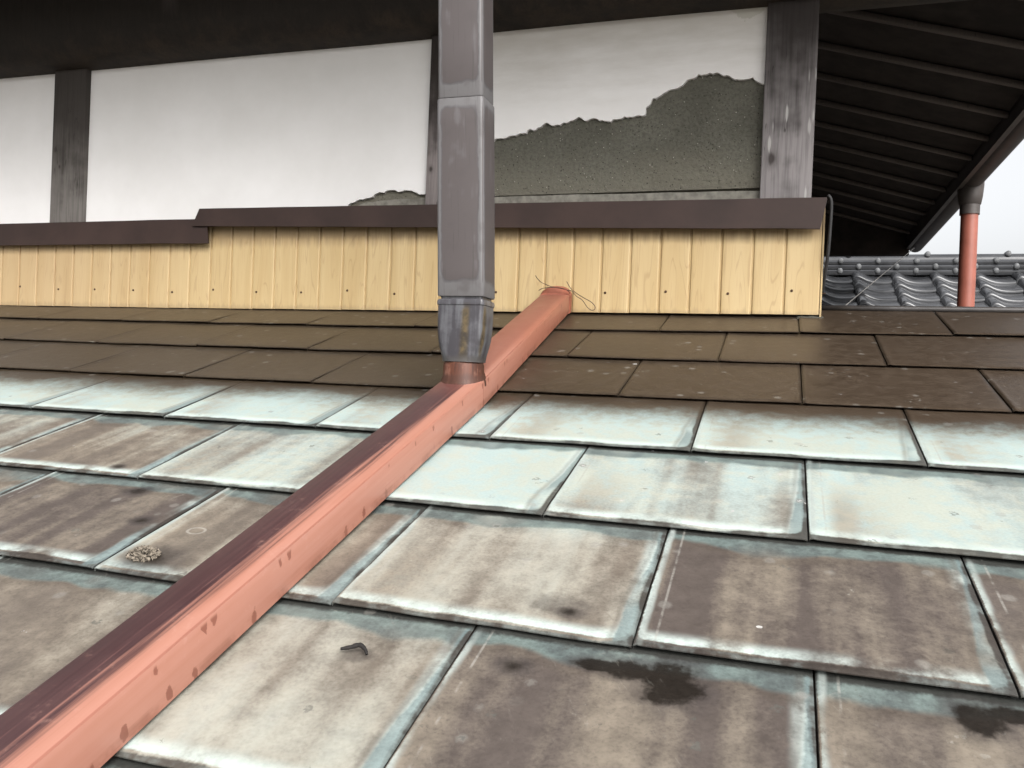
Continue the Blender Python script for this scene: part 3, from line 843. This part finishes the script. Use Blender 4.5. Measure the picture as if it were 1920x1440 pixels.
gpts = [(EX + 0.070, y, 0.945 - 0.018 * (y + 0.7)) for y in (-0.78, 0.2, 1.0, 1.8, 2.6, 3.4, 4.0, 4.32)]
half_gutter(gpts, 0.050, 'eave_gutter', 'dark half round gutter along the right side eave against the sky')

# ------------------------------------------------------------------ red downpipe on the right
rp = thing('round_downpipe', 'red brown round downpipe dropping from the side eave gutter in front of the tiled roof', 'downpipe', (EX + 0.06, 2.62, -0.6))
px_, py_ = EX + 0.065, 2.60
prof = [(0.050, 0.90), (0.058, 0.895), (0.058, 0.85), (0.054, 0.80), (0.048, 0.765), (0.044, 0.760), (0.044, 0.715)]
vs, fs = [], []
for (r, z) in prof:
    for k in range(18):
        a = 2 * math.pi * k / 18
        vs.append((px_ + r * math.cos(a), py_ + r * math.sin(a), z))
for i in range(len(prof) - 1):
    for k in range(18): fs.append((i * 18 + k, (i + 1) * 18 + k, (i + 1) * 18 + (k + 1) % 18, i * 18 + (k + 1) % 18))
part('outlet', vs, fs, M_GUT, rp, auto=35)
vs, fs, uv = tube([(px_, py_, 0.75), (px_ + .001, py_, 0.4), (px_, py_, 0.1), (px_, py_, -1.2)], 0.038, 20)
part('pipe', vs, fs, M_RED, rp, auto=40)
vs, fs, uv = tube([(px_, py_, 0.155), (px_, py_, 0.115)], 0.0405, 20)

# ------------------------------------------------------------------ tiled roof of the rear wing
TY, TZ, TS, TW = 5.36, 0.790, 0.45, 0.2832
til = thing('tiled_roof', 'glossy grey pantile roof with layered ridge behind the copper roof at right', 'roof', (1.0, TY, TZ))
KEY = [(0.0, -0.004), (0.03, 0.018), (0.07, 0.034), (0.12, 0.039), (0.18, 0.036), (0.25, 0.027), (0.33, 0.014), (0.42, 0.003), (0.52, -0.005), (0.64, -0.009), (0.78, -0.010), (0.90, -0.007), (1.0, -0.003), (1.06, -0.002)]
bmprof = [(t * TW, z) for t, z in KEY]
NP = len(bmprof)
EXPO = 0.190                       # run of one row
def tile_mesh():
    vs, fs = [], []
    rows_ = ((-0.002, 0.006), (-0.003, 0.016), (0.000, 0.026), (0.008, 0.031), (0.020, 0.031), (0.13, 0.016), (0.235, 0.002))
    for (d, lift) in rows_:
        for (x, z) in bmprof: vs.append((x, d, d * TS + z + lift))
    for j in range(len(rows_) - 1):
        for i in range(NP - 1):
            a = j * NP + i; fs.append((a, a + 1, a + NP + 1, a + NP))
    s0 = len(vs)
    for j in range(len(rows_)):
        x, y, z = vs[j * NP]; vs.append((x, y, z - 0.03))
    for j in range(len(rows_) - 1): fs.append((s0 + j, j * NP, (j + 1) * NP, s0 + j + 1))
    me = mesh('roof_tile', vs, fs, M_KAW)
    for p in me.polygons: p.use_smooth = True
    me.set_sharp_from_angle(angle=R(60))
    return me
tme = tile_mesh()
off = Vector(til.location)
for r_ in range(7):
    for c_ in range(9):
        x = 0.535 - TW * 2 + TW * c_ - 0.02
        y = TY - EXPO * (r_ + 1)
        link('roof_tile', tme, til, Vector((x + random.uniform(-.003, .003), y, TZ - 0.012 - TS * (TY - y) + random.uniform(-.003, .003))) - off)
v = [(-0.4, TY + .02, TZ - .03), (2.6, TY + .02, TZ - .03), (2.6, TY - 1.8, TZ - .03 - TS * 1.8), (-0.4, TY - 1.8, TZ - .03 - TS * 1.8)]
v += [(p[0], p[1], p[2] - 0.08) for p in v]
part('tile_bed', v, [(0, 1, 2, 3), (7, 6, 5, 4), (0, 4, 5, 1), (1, 5, 6, 2), (2, 6, 7, 3), (3, 7, 4, 0)], M_SOFF, til)
def ridge_course(y0, y1, z0, z1, rnd=0.012):
    pr = [(y0 + rnd * .4, z0), (y0, z0 + rnd), (y0, z1 - rnd), (y0 + rnd, z1), (y1, z1), (y1, z0)]
    vs, fs = [], []
    X = (-0.4, 2.6)
    for x in X:
        for (y, z) in pr: vs.append((x, y, z))
    m = len(pr)
    for k in range(m): fs.append((k, (k + 1) % m, m + (k + 1) % m, m + k))
    fs.append(tuple(reversed(range(m)))); fs.append(tuple(range(m, 2 * m)))
    part('ridge_course', vs, fs, M_KAW, til, auto=30)
ridge_course(TY - 0.035, TY + 0.20, 0.785, 0.828)
ridge_course(TY - 0.025, TY + 0.19, 0.832, 0.868)
ridge_course(TY - 0.012, TY + 0.18, 0.872, 0.905)
vs, fs, uv = tube([(-0.4, TY + 0.09, 0.905), (0.6, TY + 0.09, 0.905), (1.6, TY + 0.09, 0.905), (2.6, TY + 0.09, 0.905)], 0.062, 16)
part('ridge_cap', vs, fs, M_KAW, til, auto=40)
def knob(r):
    vs, fs, uv = tube([(0, 0.05, 0), (0, -0.015, 0), (0, -0.021, 0), (0, -0.025, 0), (0, -0.026, 0)], [r, r, r * .9, r * .6, r * .15], 12)
    vs = [(x, y, z * 1.2) for x, y, z in vs]
    return mesh('ridge_knob', vs, fs, M_KNOB, None, True)
kme = knob(0.021)
for (z, x0, yy) in ((0.818, 0.99, TY - 0.02), (0.853, 0.99 + 0.139, TY - 0.012), (0.900, 0.994, TY)):
    for k in range(-3, 5):
        x = x0 + 0.2785 * k
        link('ridge_knob', kme, til, Vector((x, yy, z)) - off)
for x in (0.50, 1.079, 1.641, 2.2):
    link('ridge_knob', kme, til, Vector((x, TY + 0.05, 0.958)) - off)

# ------------------------------------------------------------------ square downpipe
dp = thing('square_downpipe', 'faded brown grey square downpipe ending in a spout on the salmon duct', 'downpipe', (-0.4575, -0.66, -0.035))
LEANX = -0.045
def rect_ring(cx, cy, hx, hy, rad, z, n=5):
    pts = []
    for (sx, sy, a0) in ((1, 1, 0), (-1, 1, 90), (-1, -1, 180), (1, -1, 270)):
        for k in range(n + 1):
            a = R(a0 + 90 * k / n)
            pts.append((cx + sx * (hx - rad) + rad * math.cos(a), cy + sy * (hy - rad) + rad * math.sin(a), z))
    return pts
def pipe_length(name, z0, z1, hx, hy, label=None, lip=0.0):
    vs, fs, uvs = [], [], []
    rows = [(z0, 0.0), (z0 + .002, 0.0007)] + [(z0 + .002 + (z1 - z0 - .004) * k / 8, 0.0007) for k in range(1, 8)] + [(z1 - .002, 0.0007), (z1, 0.0)]
    n = None
    for (z, e) in rows:
        cx = -0.4575 + LEANX * (z + 0.035); cy = -0.660
        rg = rect_ring(cx, cy, hx + e, hy + e, 0.0055, z)
        n = len(rg)
        for p in rg:
            # distance along the face from its middle
            dx, dy = p[0] - cx, p[1] - cy
            uu = dx if abs(dy) / hy > abs(dx) / hx else (dy / hy * 0.036)
            vs.append(p); uvs.append((uu, z - z0))
    for i in range(len(rows) - 1):
        for k in range(n):
            k2 = (k + 1) % n
            fs.append((i * n + k, i * n + k2, (i + 1) * n + k2, (i + 1) * n + k))
    fs.append(tuple(reversed(range(n)))); fs.append(tuple(range((len(rows) - 1) * n, len(rows) * n)))
    o = part(name, vs, fs, M_PIPE, dp, uvs, auto=35)
    o['length'] = z1 - z0
    return o
pipe_length('lower_length', -0.0365, 0.2600, 0.0368, 0.0272)
pipe_length('upper_length', 0.2612, 0.8700, 0.0355, 0.0260)
# square to round reducer: plug, rim, then a tapering body with rounded cheeks
rows = []
def ring_mix(cx, cy, hx, hy, rad, z, rr, t):
    a = rect_ring(cx, cy, hx, hy, rad, z)
    out = []
    for p in a:
        d = Vector((p[0] - cx, p[1] - cy)); an = math.atan2(d.y / hy, d.x / hx)
        q = Vector((math.cos(an), math.sin(an))) * rr
        e = d * (1 - t) + q * t
        out.append((cx + e.x, cy + e.y, z))
    return out
cx, cy = -0.4575, -0.660
spec = [(-0.030, .0335, .0240, .005, 0), (-0.0405, .0335, .0240, .005, 0), (-0.0415, .0368, .0272, .005, 0), (-0.0440, .0375, .0280, .005, 0), (-0.0490, .0375, .0280, .005, 0), (-0.0500, .0366, .0270, .006, 0),
        (-0.070, .0366, .0270, .006, 0), (-0.088, .0366, .0272, .007, .03), (-0.102, .0362, .0276, .009, .12), (-0.113, .0356, .0285, .011, .30), (-0.122, .0348, .0295, .014, .56), (-0.1285, .0340, .031, .017, .82), (-0.1325, .0335, .032, .02, 1.0), (-0.1345, .0325, .032, .02, 1.0)]
vs, fs = [], []
for (z, hx, hy, rad, t) in spec: vs += ring_mix(cx, cy, hx, hy, rad, z, 0.0330, t)
n = 24
for i in range(len(spec) - 1):
    for k in range(n): fs.append((i * n + k, (i + 1) * n + k, (i + 1) * n + (k + 1) % n, i * n + (k + 1) % n))
fs.append(tuple(range((len(spec) - 1) * n, len(spec) * n)))
part('reducer', vs, fs, M_ADP, dp, auto=28)

# ------------------------------------------------------------------ salmon box duct lying on the roof
duct = thing('box_duct', 'salmon and maroon painted metal box duct lying down the slope from the wall', 'duct', (-0.45, -0.70, SL * -0.70))
BH = 0.0415
def duct_sect(name, path, m, hroof=0.0):
    """path: (y, x of right edge, width); section: bottom right, crease, top, left"""
    vs, fs, uvs = [], [], []; L = 0; prev = None
    for (y, xr, w) in path:
        if prev is not None: L += abs(y - prev) / CS
        prev = y
        sag = mnoise.noise(Vector((y * 9, 1, 0))) * 0.0006
        z0 = SL * y + hroof
        zt = SL * y + BH + 0.0020 + sag
        pr = [(xr + .0003, z0 + 0.0028, 0.118), (xr + .0006, z0 + 0.014, 0.100), (xr, zt - 0.0020, 0.0680), (xr - 0.0006, zt - 0.0006, 0.0660), (xr - 0.0020, zt, 0.0645), (xr - w * .5, zt + 0.0012, 0.033), (xr - w + 0.0035, zt, 0.004), (xr - w + 0.001, zt - 0.001, 0.001), (xr - w, zt - 0.0035, -0.003), (xr - w, z0 + 0.0028, -0.05)]
        for (x, z, uu) in pr: vs.append((x, y, z)); uvs.append((uu, L))
    m_ = 10
    for i in range(len(path) - 1):
        for k in range(m_ - 1):
            a = i * m_ + k; fs.append((a, a + 1, a + m_ + 1, a + m_))
    fs.append(tuple(reversed(range(m_)))); fs.append(tuple(range((len(path) - 1) * m_, len(path) * m_)))
    return part(name, vs, fs, m, duct, uvs, auto=40)
up = []
for k in range(13):
    t = k / 12; y = -0.020 + (-0.663 + 0.020) * t
    up.append((y, -0.4575 + 0.0344 * t, 0.068 - 0.003 * t))
duct_sect('upper_section', up, M_BOXU)
lowp = []
for k in range(26):
    t = k / 25; y = -0.664 + (-1.95 + 0.664) * t
    lowp.append((y, -0.4225 + 0.004 * min(1, t * 2), 0.0640 - 0.0012 * t))
for i, (y, xr, w) in enumerate(lowp): lowp[i] = (y, xr - 0.0006, w + 0.0010)
duct_sect('lower_section', lowp, M_BOXL, 0.0002)
# rounded end piece against the siding
vs, fs = [], []
xr, w = -0.4570, 0.069
for (y, g_) in ((-0.0015, 0.004), (-0.014, 0.003), (-0.021, 0.0)):
    zt = SL * y + BH + 0.0023
    ring = [(xr + .001, SL * y + 0.001), (xr + .001, zt - 0.002)]
    for k in range(9):
        a = math.pi * k / 8
        ring.append((xr - w / 2 + math.cos(a) * w / 2 * 0.98, zt + math.sin(a) * (0.0165 if y > -0.018 else 0.008) * (1 if y > -0.02 else .35)))
    ring += [(xr - w - .001, zt - 0.002), (xr - w - .001, SL * y + 0.001)]
    vs += [(x, y, z) for x, z in ring]
m_ = 13
for i in range(2):
    for k in range(m_ - 1): fs.append((i * m_ + k, i * m_ + k + 1, (i + 1) * m_ + k + 1, (i + 1) * m_ + k))
fs.append(tuple(range(m_))); fs.append(tuple(reversed(range(2 * m_, 3 * m_))))
M_CAP = mat_plain('salmon_end_paint', (0.27, 0.090, 0.055), 0.5, 0.2, 40.0)
part('end_cap', vs, fs, M_CAP, duct, auto=40)
# copper spout that takes the downpipe
sz = SL * -0.66 + BH
pr = [(0.0270, -0.1305), (0.0285, -0.1315), (0.0313, -0.1385), (0.0315, sz + 0.010), (0.0345, sz + 0.002), (0.0365, sz - 0.010)]
vs, fs = [], []
for i, (r, z) in enumerate(pr):
    for k in range(28):
        a = 2 * math.pi * k / 28
        yy = r * math.sin(a)
        zz = z + (yy * SL if i >= 3 else 0) + (random.uniform(-.0012, .0012) if i >= 4 else 0)
        xx = cx + r * math.cos(a)
        if i >= 3: xx = min(max(xx, -0.4885), -0.4232)
        vs.append((xx, -0.660 + yy, zz))
for i in range(len(pr) - 1):
    for k in range(28): fs.append((i * 28 + k, (i + 1) * 28 + k, (i + 1) * 28 + (k + 1) % 28, i * 28 + (k + 1) % 28))
part('spout', vs, fs, M_SPT, duct, auto=40)

# ------------------------------------------------------------------ tie wire on the end of the duct
Y0 = -0.024
w1 = [(-0.539, -0.020, 0.081), (-0.534, -0.021, 0.074), (-0.525, -0.022, 0.066), (-0.512, -0.026, 0.060), (-0.497, -0.029, 0.0545), (-0.480, -0.029, 0.0515), (-0.462, -0.029, 0.048), (-0.453, -0.028, 0.0455)]
w2 = [(-0.528, -0.026, 0.046), (-0.522, -0.028, 0.0495), (-0.505, -0.030, 0.0525), (-0.480, -0.030, 0.0520), (-0.461, -0.030, 0.0470), (-0.4545, -0.026, 0.0390)]
w3 = [(-0.464, -0.024, 0.067), (-0.456, -0.028, 0.055), (-0.447, -0.032, 0.046), (-0.434, -0.032, 0.037), (-0.418, -0.030, 0.028), (-0.405, -0.028, 0.021), (-0.3965, -0.026, 0.012), (-0.397, -0.026, 0.005), (-0.404, -0.026, 0.003), (-0.414, -0.027, 0.010), (-0.425, -0.030, 0.025), (-0.438, -0.032, 0.033), (-0.449, -0.031, 0.044), (-0.4575, -0.029, 0.0470)]
tw_ = thing('tie_wire', 'thin dark tie wire looped over the upper end of the salmon duct', 'wire', (-0.46, -0.03, 0.047))
for w in (w1, w2, w3):
    vs, fs, uv = tube(catmull(w, 6), 0.00085, 6)
    part('strand', vs, fs, M_WIRE, tw_, smooth=True)

# ------------------------------------------------------------------ thin cable, crumbs on the roof
vs, fs, uv = tube([(0.737, 3.6, 0.72), (0.212, 1.6, 0.158)], 0.0022, 6)
tag(part('cable', vs, fs, M_CABLE, None, smooth=True), 'thin pale cable slanting from the far eave down behind the copper roof', 'cable')

def crumbs(n, c, sx, sy, hgt, r0, seed):
    rn = random.Random(seed); vs, fs = [], []
    for _ in range(n):
        a = rn.random() * 2 * math.pi; d = math.sqrt(rn.random())
        x, y = c[0] + math.cos(a) * d * sx, c[1] + math.sin(a) * d * sy
        top = hgt * (1 - d * d) * rn.random()
        p = roof(x, y, 0.001 + top); r = r0 * rn.uniform(.5, 1.3)
        b = len(vs)
        for q in ((1, 0, 0), (-1, 0, 0), (0, 1, 0), (0, -1, 0), (0, 0, 1), (0, 0, -1)):
            vs.append(p + Vector(q) * r * rn.uniform(.6, 1.3) + Vector((rn.uniform(-1, 1), rn.uniform(-1, 1), rn.uniform(-1, 1))) * r * .3)
        for t in ((0, 2, 4), (2, 1, 4), (1, 3, 4), (3, 0, 4), (2, 0, 5), (1, 2, 5), (3, 1, 5), (0, 3, 5)): fs.append(tuple(b + k for k in t))
    return vs, fs
vs, fs = crumbs(420, (-0.610, -1.147), 0.019, 0.013, 0.009, 0.0013, 5)
o = tag(part('lichen_clump', vs, fs, M_DIRT), 'crumbly grey brown lichen clump on the copper sheet left of the salmon duct', 'lichen')
tp = catmull([roof(-0.3285, -1.2415, 0.0008), roof(-0.321, -1.2385, 0.0015), roof(-0.314, -1.2355, 0.0025), roof(-0.308, -1.2385, 0.0015), roof(-0.3045, -1.2425, 0.0005)], 5)
vs, fs, uv = tube(tp, [0.0009 + 0.0011 * math.sin(math.pi * k / (len(tp) - 1)) + random.uniform(-.0002, .0003) for k in range(len(tp))], 7)
tag(part('twig', vs, fs, M_TWIG, None, smooth=True), 'small black curved twig on a pale copper sheet right of the duct', 'twig')
